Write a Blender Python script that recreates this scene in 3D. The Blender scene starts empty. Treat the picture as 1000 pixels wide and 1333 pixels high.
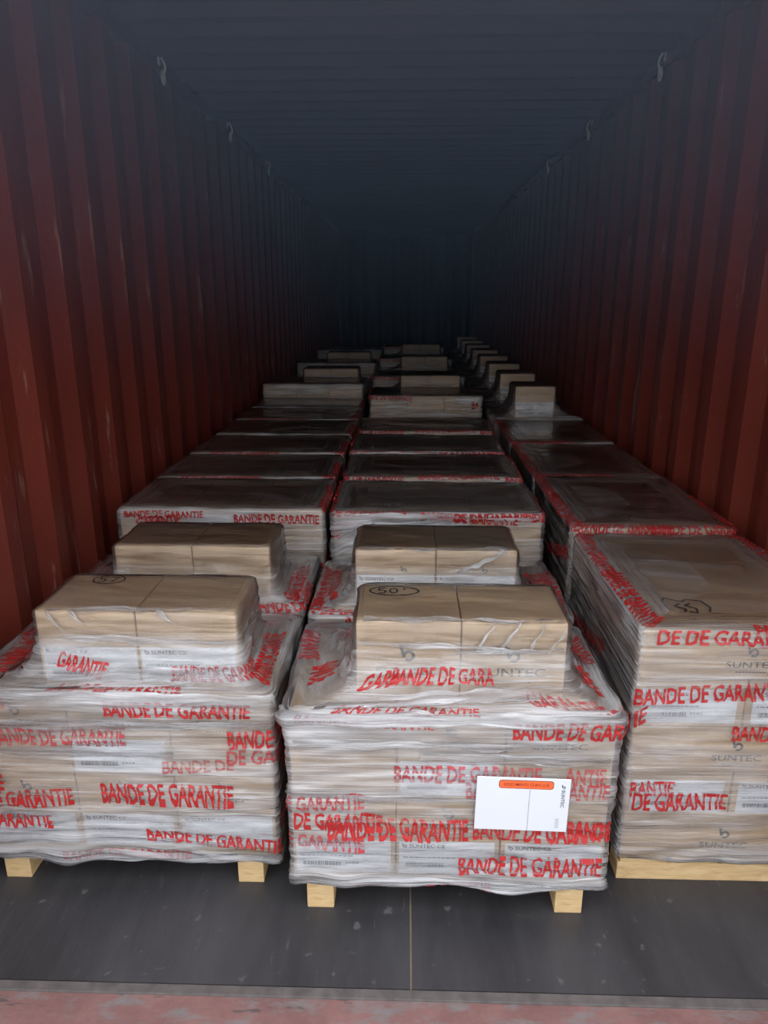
import bpy, bmesh, math, random
from math import sin, cos, pi, radians
from mathutils import Vector, Matrix, noise
random.seed(7)
S = bpy.context.scene
COL = S.collection

# ------------------------------------------------------------------ camera
cam_d = bpy.data.cameras.new('camera')
cam = bpy.data.objects.new('camera', cam_d); COL.objects.link(cam)
cam_d.sensor_fit = 'VERTICAL'; cam_d.sensor_height = 36.0
cam_d.lens = 950.0 / 1333.0 * 36.0
cam_d.clip_start = 0.05; cam_d.clip_end = 200
cam.location = (0, 0, 1.45)
cam.rotation_euler = (radians(90 - 16.727), 0, radians(1.617))
S.camera = cam

# ------------------------------------------------------------------ daylight
world = bpy.data.worlds.new('daylight'); S.world = world
world.use_nodes = True
wt = world.node_tree
bg = wt.nodes['Background']
tc = wt.nodes.new('ShaderNodeTexCoord'); sp = wt.nodes.new('ShaderNodeSeparateXYZ')
rp = wt.nodes.new('ShaderNodeMath'); rp.operation = 'MULTIPLY_ADD'; rp.use_clamp = False      # overcast sky: (1 + 2 sin elevation) / 3
mx = wt.nodes.new('ShaderNodeMath'); mx.operation = 'MAXIMUM'; mx.inputs[1].default_value = 0.0
wt.links.new(tc.outputs['Generated'], sp.inputs[0]); wt.links.new(sp.outputs['Z'], mx.inputs[0])
wt.links.new(mx.outputs[0], rp.inputs[0]); rp.inputs[1].default_value = 0.667; rp.inputs[2].default_value = 0.333
wt.links.new(rp.outputs[0], bg.inputs['Strength'])
bg.inputs['Color'].default_value = (0.92, 0.97, 1.06, 1)

S.view_settings.view_transform = 'Standard'
S.view_settings.look = 'None'
S.view_settings.exposure = 2.05
S.view_settings.gamma = 1.0
S.view_settings.use_curve_mapping = False
S.cycles.transparent_max_bounces = 24
S.cycles.volume_bounces = 0
S.cycles.volume_step_rate = 3.0
S.cycles.max_bounces = 10
S.cycles.diffuse_bounces = 6

# ------------------------------------------------------------------ helpers
def link(o, parent=None):
    COL.objects.link(o)
    if parent is not None: o.parent = parent
    return o
def obj(name, me, parent=None, loc=None):
    o = bpy.data.objects.new(name, me)
    if loc is not None: o.location = loc
    return link(o, parent)
def structure(o, label=None):
    o['kind'] = 'structure'
    if label: o['label'] = label
    return o
def mesh_from(bm, name, *mats):
    me = bpy.data.meshes.new(name); bm.to_mesh(me); bm.free()
    for m in mats: me.materials.append(m)
    return me
def bm_box(bm, x0, x1, y0, y1, z0, z1, mi=0):
    vs = [bm.verts.new(p) for p in ((x0,y0,z0),(x1,y0,z0),(x1,y1,z0),(x0,y1,z0),(x0,y0,z1),(x1,y0,z1),(x1,y1,z1),(x0,y1,z1))]
    fs = []
    for q in ((0,3,2,1),(4,5,6,7),(0,1,5,4),(1,2,6,5),(2,3,7,6),(3,0,4,7)):
        f = bm.faces.new([vs[i] for i in q]); f.material_index = mi; fs.append(f)
    return vs, fs
def box_mesh(name, x0, x1, y0, y1, z0, z1, mat, bev=0.0, jitter=0.0):
    bm = bmesh.new(); bm_box(bm, x0, x1, y0, y1, z0, z1)
    if jitter:
        for v in bm.verts: v.co += Vector([random.uniform(-jitter, jitter) for _ in range(3)])
    if bev: bmesh.ops.bevel(bm, geom=bm.edges[:], offset=bev, segments=2, affect='EDGES', profile=0.6)
    return mesh_from(bm, name, mat)
def smooth(me):
    me.polygons.foreach_set('use_smooth', [True] * len(me.polygons)); return me

# ------------------------------------------------------------------ materials
def new_mat(name):
    m = bpy.data.materials.new(name); m.use_nodes = True
    nt = m.node_tree; b = nt.nodes['Principled BSDF']
    return m, nt, b
def N(nt, t, **kw):
    n = nt.nodes.new(t)
    for k, v in kw.items():
        if hasattr(n, k): setattr(n, k, v)
        else: n.inputs[k].default_value = v
    return n
def ramp(nt, src, p0, c0, p1, c1):
    r = nt.nodes.new('ShaderNodeValToRGB')
    e = r.color_ramp.elements
    e[0].position = p0; e[0].color = c0 if len(c0) == 4 else (*c0, 1)
    e[1].position = p1; e[1].color = c1 if len(c1) == 4 else (*c1, 1)
    nt.links.new(src, r.inputs['Fac']); return r.outputs['Color']
def coords(nt, kind='Object', scale=(1,1,1), rot=(0,0,0)):
    t = nt.nodes.new('ShaderNodeTexCoord'); mp = nt.nodes.new('ShaderNodeMapping')
    mp.inputs['Scale'].default_value = scale; mp.inputs['Rotation'].default_value = rot
    nt.links.new(t.outputs[kind], mp.inputs['Vector']); return mp.outputs['Vector']
def noise_n(nt, vec, scale, detail=4, rough=0.55, dist=0.0):
    n = nt.nodes.new('ShaderNodeTexNoise')
    n.inputs['Scale'].default_value = scale; n.inputs['Detail'].default_value = detail
    n.inputs['Roughness'].default_value = rough; n.inputs['Distortion'].default_value = dist
    nt.links.new(vec, n.inputs['Vector']); return n.outputs['Fac']
def mixc(nt, fac, a, b, bt='MIX'):
    n = nt.nodes.new('ShaderNodeMix'); n.data_type = 'RGBA'; n.blend_type = bt
    for key, val in ((0, fac), (6, a), (7, b)):
        if isinstance(val, (int, float)): n.inputs[key].default_value = val
        elif isinstance(val, tuple): n.inputs[key].default_value = (*val, 1) if len(val) == 3 else val
        else: nt.links.new(val, n.inputs[key])
    return n.outputs[2]
def math_n(nt, op, a, b=None, clamp=False):
    n = nt.nodes.new('ShaderNodeMath'); n.operation = op; n.use_clamp = clamp
    if op == 'MULTIPLY_ADD': n.inputs[2].default_value = 1.2
    for i, v in enumerate((a, b)):
        if v is None: continue
        if isinstance(v, (int, float)): n.inputs[i].default_value = v
        else: nt.links.new(v, n.inputs[i])
    return n.outputs[0]
def bump(nt, h, strength, dist=0.01):
    b = nt.nodes.new('ShaderNodeBump'); b.inputs['Strength'].default_value = strength; b.inputs['Distance'].default_value = dist
    nt.links.new(h, b.inputs['Height']); return b.outputs['Normal']

def mat_paint(name, base, dark, scuff, rough=0.5, scuff_lo=0.66):
    m, nt, b = new_mat(name)
    v = coords(nt)
    n1 = noise_n(nt, v, 2.0, 6)
    c = ramp(nt, n1, 0.3, dark, 0.7, base)
    vs = coords(nt, scale=(6, 6, 0.9))
    n2 = noise_n(nt, vs, 3.0, 8, 0.65)
    f = ramp(nt, n2, scuff_lo, (0,0,0), scuff_lo + 0.06, (1,1,1))
    c = mixc(nt, math_n(nt, 'MULTIPLY', f, 0.6), c, scuff)
    nt.links.new(c, b.inputs['Base Color'])
    b.inputs['Roughness'].default_value = rough
    nt.links.new(bump(nt, noise_n(nt, v, 40, 3), 0.15), b.inputs['Normal'])
    return m
M_WALL = mat_paint('red_oxide_paint', (0.195, 0.031, 0.018), (0.145, 0.023, 0.014), (0.34, 0.20, 0.15), 0.45, 0.61)
M_END = mat_paint('end_wall_painted_shade', (0.020, 0.012, 0.012), (0.012, 0.009, 0.010), (0.05, 0.04, 0.04), 0.6, 0.75)  # near-black base puts the far end's shade into the colour
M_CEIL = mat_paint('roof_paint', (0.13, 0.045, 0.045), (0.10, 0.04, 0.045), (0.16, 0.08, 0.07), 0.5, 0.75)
def mat_floor():
    m, nt, b = new_mat('worn_dark_plywood')
    v = coords(nt)
    c = ramp(nt, noise_n(nt, coords(nt, scale=(1, 0.25, 1)), 5, 8, 0.65), 0.3, (0.020, 0.019, 0.0205), 0.75, (0.060, 0.056, 0.058))
    spots = ramp(nt, noise_n(nt, v, 22, 3, 0.5), 0.66, (0,0,0), 0.72, (1,1,1))
    c = mixc(nt, math_n(nt, 'MULTIPLY', spots, 0.35), c, (0.20, 0.19, 0.18))
    scr = ramp(nt, noise_n(nt, coords(nt, scale=(14, 2.2, 1), rot=(0,0,0.5)), 3, 6, 0.7), 0.64, (0,0,0), 0.72, (1,1,1))
    c = mixc(nt, math_n(nt, 'MULTIPLY', scr, 0.35), c, (0.18, 0.17, 0.16))
    nt.links.new(c, b.inputs['Base Color'])
    nt.links.new(ramp(nt, noise_n(nt, v, 7, 5), 0.3, (0.38,)*3, 0.7, (0.62,)*3), b.inputs['Roughness'])
    nt.links.new(bump(nt, noise_n(nt, coords(nt, scale=(8, 1, 1)), 12, 5), 0.2), b.inputs['Normal'])
    return m
M_FLOOR = mat_floor()
def mat_sill():
    m, nt, b = new_mat('worn_red_sill_paint')
    v = coords(nt)
    c = ramp(nt, noise_n(nt, v, 6, 8, 0.7), 0.35, (0.155, 0.075, 0.066), 0.7, (0.25, 0.125, 0.11))
    g = ramp(nt, noise_n(nt, coords(nt, scale=(1, 2, 1)), 9, 8, 0.7), 0.50, (0,0,0), 0.62, (1,1,1))
    c = mixc(nt, math_n(nt, 'MULTIPLY', g, 0.75), c, (0.17, 0.165, 0.16))
    d = ramp(nt, noise_n(nt, coords(nt, scale=(1, 4, 1)), 11, 5, 0.6), 0.62, (0,0,0), 0.68, (1,1,1))
    c = mixc(nt, math_n(nt, 'MULTIPLY', d, 0.7), c, (0.05, 0.05, 0.05))
    nt.links.new(c, b.inputs['Base Color']); b.inputs['Roughness'].default_value = 0.7
    nt.links.new(bump(nt, noise_n(nt, v, 30, 6), 0.3), b.inputs['Normal'])
    return m
M_SILL = mat_sill()
def mat_plain(name, col, rough=0.6, var=0.15, scale=20, metal=0.0):
    m, nt, b = new_mat(name)
    c = ramp(nt, noise_n(nt, coords(nt), scale, 5), 0.3, tuple(x * (1 - var) for x in col), 0.7, tuple(min(1, x * (1 + var)) for x in col))
    nt.links.new(c, b.inputs['Base Color']); b.inputs['Roughness'].default_value = rough
    b.inputs['Metallic'].default_value = metal
    return m
M_EDGE = mat_plain('worn_steel_edge', (0.10, 0.085, 0.078), 0.6, 0.3, 30)
M_SUB = mat_plain('pale_timber_edge', (0.30, 0.22, 0.15), 0.8, 0.2, 30)
M_GROUND = mat_plain('yard_concrete', (0.28, 0.275, 0.27), 0.9, 0.15, 3)
M_ZINC = mat_plain('worn_zinc', (0.62, 0.64, 0.66), 0.45, 0.2, 40, 0.3)
def mat_kraft(name, col):
    m, nt, b = new_mat(name)
    oi = nt.nodes.new('ShaderNodeObjectInfo')
    c = ramp(nt, noise_n(nt, coords(nt, scale=(1, 1, 5)), 9, 6), 0.25, tuple(x * 0.93 for x in col), 0.75, col)
    hsv = nt.nodes.new('ShaderNodeHueSaturation')
    nt.links.new(math_n(nt, 'MULTIPLY_ADD', oi.outputs['Random'], 0.14), hsv.inputs['Value'])
    hsv.inputs['Value'].links[0].from_node.inputs[2].default_value = 0.93
    nt.links.new(c, hsv.inputs['Color'])
    nt.links.new(hsv.outputs['Color'], b.inputs['Base Color']); b.inputs['Roughness'].default_value = 0.75
    nt.links.new(bump(nt, noise_n(nt, coords(nt, scale=(120, 120, 3)), 1, 2), 0.06), b.inputs['Normal'])
    return m
M_KRAFT = mat_kraft('kraft_cardboard', (0.63, 0.452, 0.275))
def mat_wood():
    m, nt, b = new_mat('pale_pine')
    n = noise_n(nt, coords(nt, scale=(9, 9, 40)), 1.5, 6, 0.6, 0.8)
    nt.links.new(ramp(nt, n, 0.3, (0.50, 0.31, 0.13), 0.7, (0.72, 0.52, 0.27)), b.inputs['Base Color'])
    b.inputs['Roughness'].default_value = 0.7
    return m
M_WOOD = mat_wood()
M_PAPER = mat_plain('label_paper', (0.86, 0.87, 0.88), 0.5, 0.03, 12)
M_INK = mat_plain('grey_ink', (0.09, 0.09, 0.10), 0.6, 0.2, 60)
M_INKP = mat_plain('pale_ink', (0.36, 0.36, 0.38), 0.6, 0.2, 60)
M_STAMP = mat_plain('faint_grey_print', (0.50, 0.51, 0.53), 0.5, 0.1, 200)
M_PRINT = mat_plain('carton_print', (0.11, 0.095, 0.08), 0.7, 0.2, 60)
M_MARK = mat_plain('black_marker', (0.012, 0.012, 0.014), 0.5, 0.2, 60)
M_ORANGE = mat_plain('orange_print', (0.85, 0.13, 0.03), 0.45, 0.08, 30)
M_DKRED = mat_plain('dark_red_ink', (0.22, 0.02, 0.01), 0.5, 0.1, 30)
M_POUCH = mat_plain('pouch_paper', (0.66, 0.67, 0.70), 0.3, 0.02, 8)

def mat_film():
    m, nt, b = new_mat('stretch_film')
    out = nt.nodes['Material Output']; nt.nodes.remove(b)
    a = nt.nodes.new('ShaderNodeAttribute'); a.attribute_name = 'film_layers_and_light'
    s1 = noise_n(nt, coords(nt, 'UV', (1.6, 55, 1)), 1.0, 5, 0.6, 0.5)
    s2 = noise_n(nt, coords(nt, 'UV', (2.5, 26, 1), (0, 0, 0.10)), 1.0, 4, 0.6, 0.9)
    s3 = noise_n(nt, coords(nt, 'UV', (3.0, 130, 1), (0, 0, -0.05)), 1.0, 3, 0.5, 0.3)
    s4 = noise_n(nt, coords(nt, 'UV', (1.3, 9, 1), (0, 0, 0.06)), 1.0, 3, 0.5, 0.6)
    f1 = ramp(nt, s1, 0.44, (0,0,0), 0.66, (1,1,1))
    f2 = ramp(nt, s2, 0.50, (0,0,0), 0.64, (1,1,1))
    f3 = ramp(nt, s3, 0.57, (0,0,0), 0.66, (1,1,1))
    f4 = ramp(nt, s4, 0.36, (0,0,0), 0.64, (1,1,1))
    k = math_n(nt, 'MULTIPLY', f1, 0.60)
    k = math_n(nt, 'ADD', k, math_n(nt, 'MULTIPLY', f2, 0.60))
    k = math_n(nt, 'ADD', k, math_n(nt, 'MULTIPLY', f3, 0.75))
    k = math_n(nt, 'ADD', k, math_n(nt, 'MULTIPLY', f4, 0.85))
    k = math_n(nt, 'ADD', k, 0.18)
    fac = math_n(nt, 'MULTIPLY', k, a.outputs['Fac'], True)
    fac = math_n(nt, 'MINIMUM', fac, 0.88)
    tr = N(nt, 'ShaderNodeBsdfTransparent'); tr.inputs['Color'].default_value = (0.97, 0.97, 0.975, 1)
    di = N(nt, 'ShaderNodeBsdfDiffuse'); di.inputs['Color'].default_value = (0.80, 0.785, 0.775, 1)
    tl = N(nt, 'ShaderNodeBsdfTranslucent'); tl.inputs['Color'].default_value = (0.80, 0.785, 0.775, 1)
    dt = N(nt, 'ShaderNodeMixShader'); dt.inputs[0].default_value = 0.30
    nt.links.new(di.outputs[0], dt.inputs[1]); nt.links.new(tl.outputs[0], dt.inputs[2])
    m1 = N(nt, 'ShaderNodeMixShader')
    nt.links.new(fac, m1.inputs[0]); nt.links.new(tr.outputs[0], m1.inputs[1]); nt.links.new(dt.outputs[0], m1.inputs[2])
    h = math_n(nt, 'ADD', math_n(nt, 'ADD', s1, s2), math_n(nt, 'MULTIPLY', s3, 0.4))
    nrm = bump(nt, h, 0.8, 0.010)
    gl = N(nt, 'ShaderNodeBsdfGlossy'); gl.inputs['Roughness'].default_value = 0.07
    nt.links.new(nrm, gl.inputs['Normal'])
    fr = N(nt, 'ShaderNodeFresnel'); fr.inputs['IOR'].default_value = 1.5
    nt.links.new(nrm, fr.inputs['Normal'])
    m2 = N(nt, 'ShaderNodeMixShader')
    nt.links.new(math_n(nt, 'MULTIPLY', fr.outputs[0], math_n(nt, 'MULTIPLY_ADD', fac, 2.4), True), m2.inputs[0])
    nt.links.new(m1.outputs[0], m2.inputs[1]); nt.links.new(gl.outputs[0], m2.inputs[2])
    nt.links.new(m2.outputs[0], out.inputs['Surface'])
    return m
M_FILM = mat_film()
def mat_tape(name, col, lo, hi, amount):
    m, nt, b = new_mat(name)
    out = nt.nodes['Material Output']
    s = noise_n(nt, coords(nt, 'Object', (3, 3, 120)), 1.0, 4, 0.6, 0.3)
    f = ramp(nt, s, lo, (1 - amount,) * 3, hi, (1, 1, 1))
    c = ramp(nt, noise_n(nt, coords(nt, 'Object', (4, 4, 60)), 1.0, 3), 0.35, tuple(x * 0.85 for x in col), 0.7, col)
    nt.links.new(c, b.inputs['Base Color']); b.inputs['Roughness'].default_value = 0.35
    tr = N(nt, 'ShaderNodeBsdfTransparent'); mx = N(nt, 'ShaderNodeMixShader')
    nt.links.new(f, mx.inputs[0]); nt.links.new(tr.outputs[0], mx.inputs[1]); nt.links.new(b.outputs[0], mx.inputs[2])
    nt.links.new(mx.outputs[0], out.inputs['Surface'])
    return m
M_RED = mat_tape('red_tape_print', (0.47, 0.022, 0.022), 0.32, 0.46, 0.65)
M_REDF = mat_tape('faded_red_tape_print', (0.48, 0.045, 0.055), 0.40, 0.60, 0.8)

# ------------------------------------------------------------------ the container
X0, X1, YF, YB, ZC = -1.155, 1.175, 0.95, 12.95, 2.47
def corrugated(axis_len, period, depth, flat):
    """profile points (along, offset) of a trapezoid corrugation"""
    pts = []; y = 0.0; slope = (period - 2 * flat) / 2
    while y < axis_len:
        pts += [(y, 0.0), (y + flat, 0.0), (y + flat + slope, depth), (y + 2 * flat + slope, depth)]
        y += period
    return [p for p in pts if p[0] <= axis_len]
def wall_mesh(name, x, sgn):
    # inner face at x - sgn*depth..x ; 2 mm steel plate
    bm = bmesh.new(); prof = corrugated(YB - YF, 0.278, 0.036, 0.071)
    rows = [0.13, 0.9, 1.7, 2.42]
    loops = []
    for t in (0.0, 0.003):
        loops.append([[bm.verts.new((x - sgn * (d if True else 0) + sgn * t, YF + y, z)) for (y, d) in prof] for z in rows])
    for L in loops:
        for a, b in zip(L, L[1:]):
            for i in range(len(prof) - 1):
                bm.faces.new((a[i], a[i+1], b[i+1], b[i]))
    bmesh.ops.recalc_face_normals(bm, faces=bm.faces[:])
    return mesh_from(bm, name, M_WALL)
wall_left = structure(obj('wall_left', wall_mesh('wall_left', X0, -1)), 'red corrugated steel side wall behind the wide pallets')
wall_right = structure(obj('wall_right', wall_mesh('wall_right', X1, 1)), 'red corrugated steel side wall behind the narrow pallets')
bm = bmesh.new(); prof = corrugated(YB - YF, 0.209, 0.028, 0.05)
for t in (0.0, 0.003):
    A = [[bm.verts.new((x, YF + y, ZC - d + t)) for (y, d) in prof] for x in (X0, X1)]
    for i in range(len(prof) - 1): bm.faces.new((A[0][i], A[0][i+1], A[1][i+1], A[1][i]))
structure(obj('ceiling', mesh_from(bm, 'ceiling', M_CEIL)), 'corrugated steel container roof in bluish shade')
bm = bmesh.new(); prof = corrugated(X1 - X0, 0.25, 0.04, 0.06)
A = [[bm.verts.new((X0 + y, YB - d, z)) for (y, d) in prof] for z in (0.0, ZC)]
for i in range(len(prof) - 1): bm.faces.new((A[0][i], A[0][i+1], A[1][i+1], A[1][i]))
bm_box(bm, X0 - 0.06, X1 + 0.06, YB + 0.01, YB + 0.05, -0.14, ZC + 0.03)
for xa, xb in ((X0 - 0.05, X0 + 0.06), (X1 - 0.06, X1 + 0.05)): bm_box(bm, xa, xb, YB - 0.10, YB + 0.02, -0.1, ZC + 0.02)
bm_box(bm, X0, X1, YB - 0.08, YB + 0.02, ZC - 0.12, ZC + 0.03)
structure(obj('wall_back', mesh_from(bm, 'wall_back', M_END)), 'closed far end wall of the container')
for k, (xa, xb) in enumerate(((X0 - 0.06, X0 + 0.042), (X1 - 0.042, X1 + 0.06))):
    sd = ('left', 'right')[k]
    structure(obj('baseboard_' + sd, box_mesh('bottom_rail', xa - .0, xb, YF, YB + 0.08, -0.14, 0.14, M_WALL, 0.004)))
    structure(obj('trim_%d' % (k + 2), box_mesh('top_rail', xa, xb, YF, YB + 0.08, 2.40, ZC + 0.03, M_WALL, 0.004)))
# floor: subfloor and plywood panels
floor = structure(obj('floor', box_mesh('floor', X0, X1, 1.215, YB, -0.06, -0.004, M_SUB)), 'dark worn plywood container floor')
ys = [1.222, 3.2, 5.6, 8.0, 10.4, YB]
for a, b in zip(ys, ys[1:]):
    for xa, xb in ((X0 + 0.005, 0.0225), (0.0265, X1 - 0.005)):
        obj('plywood_panel', box_mesh('plywood_panel', xa, xb, a, b - 0.003, -0.004, 0.0, M_FLOOR), floor)
sill = structure(obj('trim_1', box_mesh('door_sill', X0, X1, YF, 1.213, -0.14, -0.004, M_SILL, 0.006)), 'scuffed red steel door sill with grey worn patches')
obj('sill_edge', box_mesh('sill_edge', X0, X1, 1.196, 1.220, -0.01, 0.0005, M_EDGE, 0.002), sill)
structure(obj('ground', box_mesh('ground', -25, 25, -30, YF - 0.01, -0.3, -0.14, M_GROUND)), 'pale concrete yard outside the container doors')

# thin bluish volume added to imitate a lens veil under the roof
def mat_haze():
    m = bpy.data.materials.new('veil_volume'); m.use_nodes = True; nt = m.node_tree
    nt.nodes.remove(nt.nodes['Principled BSDF']); out = nt.nodes['Material Output']
    g = coords(nt, 'Generated'); x = nt.nodes.new('ShaderNodeSeparateXYZ'); nt.links.new(g, x.inputs[0])
    d = math_n(nt, 'POWER', math_n(nt, 'SUBTRACT', 1.0, x.outputs['Y'], True), 3.5)
    h = math_n(nt, 'POWER', x.outputs['Z'], 2.0)
    vs = N(nt, 'ShaderNodeVolumeScatter'); vs.inputs['Color'].default_value = (0.50, 0.72, 1.0, 1); vs.inputs['Anisotropy'].default_value = 0.0
    nt.links.new(math_n(nt, 'MULTIPLY', math_n(nt, 'MULTIPLY', d, h), HAZE), vs.inputs['Density'])
    nt.links.new(vs.outputs[0], out.inputs['Volume'])
    return m
HAZE = 0.78
hz_o = obj('veil_haze', box_mesh('veil_haze', X0 + 0.045, X1 - 0.045, 1.0, 7.0, 1.2, ZC - 0.035, mat_haze()))
hz_o['kind'] = 'stuff'; hz_o['label'] = 'faint bluish haze added as lens veil under the container roof near the doors'; hz_o['category'] = 'haze'

# lashing rings welded to the walls
def ring_mesh(sgn):
    bm = bmesh.new()
    bm_box(bm, -0.004, 0.004, -0.012, 0.012, 0.02, 0.055)
    def tube(pts, r, seg=8, closed=False):
        n = len(pts); rings = []
        for i, p in enumerate(pts):
            q0 = pts[(i - 1) % n] if closed or i > 0 else p; q1 = pts[(i + 1) % n] if closed or i < n - 1 else p
            d = (q1 - q0).normalized(); u = d.orthogonal().normalized() if abs(d.x) > .95 else d.cross(Vector((1,0,0))).normalized(); w = d.cross(u)
            rings.append([bm.verts.new(p + r * (cos(2*pi*k/seg) * u + sin(2*pi*k/seg) * w)) for k in range(seg)])
        for i in range(n if closed else n - 1):
            A, B = rings[i], rings[(i + 1) % n]
            for k in range(seg): bm.faces.new((A[k], A[(k+1)%seg], B[(k+1)%seg], B[k]))
    tube([Vector((-sgn * (0.012 + 0.014 * sin(pi * k / 8)), 0.0, 0.05 - 0.075 * k / 8)) for k in range(9)], 0.006)
    tube([Vector((-sgn * 0.014, 0.020 * cos(2*pi*k/16), -0.03 + 0.026 * sin(2*pi*k/16))) for k in range(16)], 0.006, 8, True)
    bmesh.ops.recalc_face_normals(bm, faces=bm.faces[:])
    return smooth(mesh_from(bm, 'lashing_ring', M_ZINC))
for w, x, sgn in ((wall_left, X0 + 0.004, -1), (wall_right, X1 - 0.004, 1)):
    rm = ring_mesh(sgn)
    for y in (3.655, 4.965, 6.28):
        obj('lashing_ring', rm, w, (x - sgn * 0.046, y, 2.40))

# ------------------------------------------------------------------ flat lettering
_cache = {}
def text_geo(body, bold=0.012):
    """outline text as a flat triangle mesh scaled to the unit square"""
    if (body, bold) in _cache: return _cache[(body, bold)]
    cu = bpy.data.curves.new('t', 'FONT'); cu.body = body; cu.offset = bold; cu.resolution_u = 2
    o = bpy.data.objects.new('t', cu); COL.objects.link(o)
    dg = bpy.context.evaluated_depsgraph_get(); dg.update()
    me = o.evaluated_get(dg).to_mesh()
    vs = [v.co.copy() for v in me.vertices]; fs = [tuple(p.vertices) for p in me.polygons]
    o.evaluated_get(dg).to_mesh_clear()
    bpy.data.objects.remove(o); bpy.data.curves.remove(cu)
    xa = min(v.x for v in vs); xb = max(v.x for v in vs); ya = min(v.y for v in vs); yb = max(v.y for v in vs)
    vs = [Vector(((v.x - xa) / (xb - xa), (v.y - ya) / (yb - ya), 0)) for v in vs]
    _cache[(body, bold)] = (vs, fs); return vs, fs
def add_text(bm, body, x0, z0, w, h, y, mi=0, rot=0.0, bold=0.012):
    """flat text on a front face (x right, z up) at depth y"""
    vs, fs = text_geo(body, bold); c, s = cos(rot), sin(rot)
    nv = [bm.verts.new((x0 + (v.x*w)*c - (v.y*h)*s, y, z0 + (v.x*w)*s + (v.y*h)*c)) for v in vs]
    for f in fs:
        try: bm.faces.new([nv[i] for i in f]).material_index = mi
        except ValueError: pass
def add_rect(bm, x0, x1, z0, z1, y, mi=0):
    bm.faces.new([bm.verts.new(p) for p in ((x0,y,z0),(x1,y,z0),(x1,y,z1),(x0,y,z1))]).material_index = mi
def add_logo(bm, x, z, h, y, mi=0, mi2=None):
    """small mark: a leaning stroke with a bowl curling from its foot"""
    n = 14; r1, r0 = 0.34 * h, 0.17 * h; cx, cz = x + 0.50 * h, z + 0.34 * h
    P = []
    for k in range(n + 1):
        a = radians(200 - 330 * k / n)
        P.append((bm.verts.new((cx + r1*cos(a), y, cz + r1*sin(a))), bm.verts.new((cx + r0*cos(a), y, cz + r0*sin(a)))))
    for A, B in zip(P, P[1:]): bm.faces.new((A[0], B[0], B[1], A[1])).material_index = mi
    q = [(-.02, 1.0), (.14, .92), (.34, .30), (.16, .22)]
    bm.faces.new([bm.verts.new((x + a*h, y, z + b*h)) for a, b in q]).material_index = mi
    q = [(-.02, 1.0), (.30, .84), (.12, .78)]
    bm.faces.new([bm.verts.new((x + a*h, y, z + b*h)) for a, b in q]).material_index = mi

# shipping label: origin at its lower centre, faces -y
def label_mesh(seed):
    rnd = random.Random(seed); W, H = 0.226, 0.092
    bm = bmesh.new(); bm_box(bm, -W/2, W/2, -0.0008, 0, 0, H, 0)
    y = -0.0011
    add_logo(bm, -W/2 + 0.007, H - 0.019, 0.014, y, 1)
    add_text(bm, 'SUNTEC CE', -W/2 + 0.024, H - 0.018, 0.085, 0.010, y, 1)
    x = -W/2 + 0.010
    while x < 0.02:                                     # lines of small print
        w = rnd.uniform(0.004, 0.013); add_rect(bm, x, min(x + w, 0.03), 0.044, 0.048, y, 2); x += w + 0.0025
    x = -W/2 + 0.016
    while x < -0.005:                                   # bar code
        w = rnd.choice((0.0012, 0.002, 0.003)); add_rect(bm, x, x + w, 0.018, 0.030, y, 1); x += w + rnd.choice((0.0012, 0.002))
    x = 0.004
    while x < 0.035:
        w = rnd.uniform(0.003, 0.008); add_rect(bm, x, x + w, 0.024, 0.029, y, 2); x += w + 0.002
    return mesh_from(bm, 'shipping_label', M_PAPER, M_INK, M_INKP)
LABELS = [label_mesh(k) for k in range(3)]
def logo_mesh(w):
    """logo and word printed on the carton face, centred, origin at word baseline"""
    bm = bmesh.new(); k = w / 0.12
    add_text(bm, 'SUNTEC', -w/2, 0, w, 0.017 * k, 0, 0)
    add_logo(bm, -0.016 * k, 0.028 * k, 0.034 * k, 0, 0)
    for i in range(9): add_rect(bm, -w*0.3 + i*w*0.066, -w*0.3 + i*w*0.066 + w*0.05, -0.012*k, -0.009*k, 0, 0)
    return mesh_from(bm, 'printed_logo', M_PRINT)
bm = bmesh.new(); add_logo(bm, 0, 0, 0.022, 0, 0); BIRD = mesh_from(bm, 'printed_logo', M_PRINT)
LOGO = logo_mesh(0.12); LOGO_BIG = logo_mesh(0.15)

# marker writing: flat ribbons lying on a carton top
STROKES = {
 '5': [[(.9,1),(.15,1),(.1,.55),(.55,.62),(.9,.38),(.7,.05),(.1,.0)]],
 '0': [[(.5,1),(.12,.75),(.1,.3),(.5,0),(.88,.3),(.88,.75),(.5,1)]],
 '7': [[(.1,1),(.9,1),(.45,0)]],
 '8': [[(.5,.5),(.15,.75),(.5,1),(.85,.75),(.5,.5),(.1,.22),(.5,0),(.9,.22),(.5,.5)]],
 "'": [[(.4,1),(.45,.7)]],
 'G': [[(0,.35),(.02,.75),(.25,.97),(.5,.85),(.75,.72),(1.,.86),(1.5,.75),(1.6,.35),(1.42,.1)], [(.6,.6),(.35,.45),(.65,.3),(.55,.1)], [(1.0,.6),(.75,.5),(1.05,.3),(.95,.05),(.7,.12)]],
 'S': [[(.9,.85),(.5,1),(.1,.8),(.5,.5),(.9,.25),(.5,0),(.05,.12)]],
}
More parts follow.
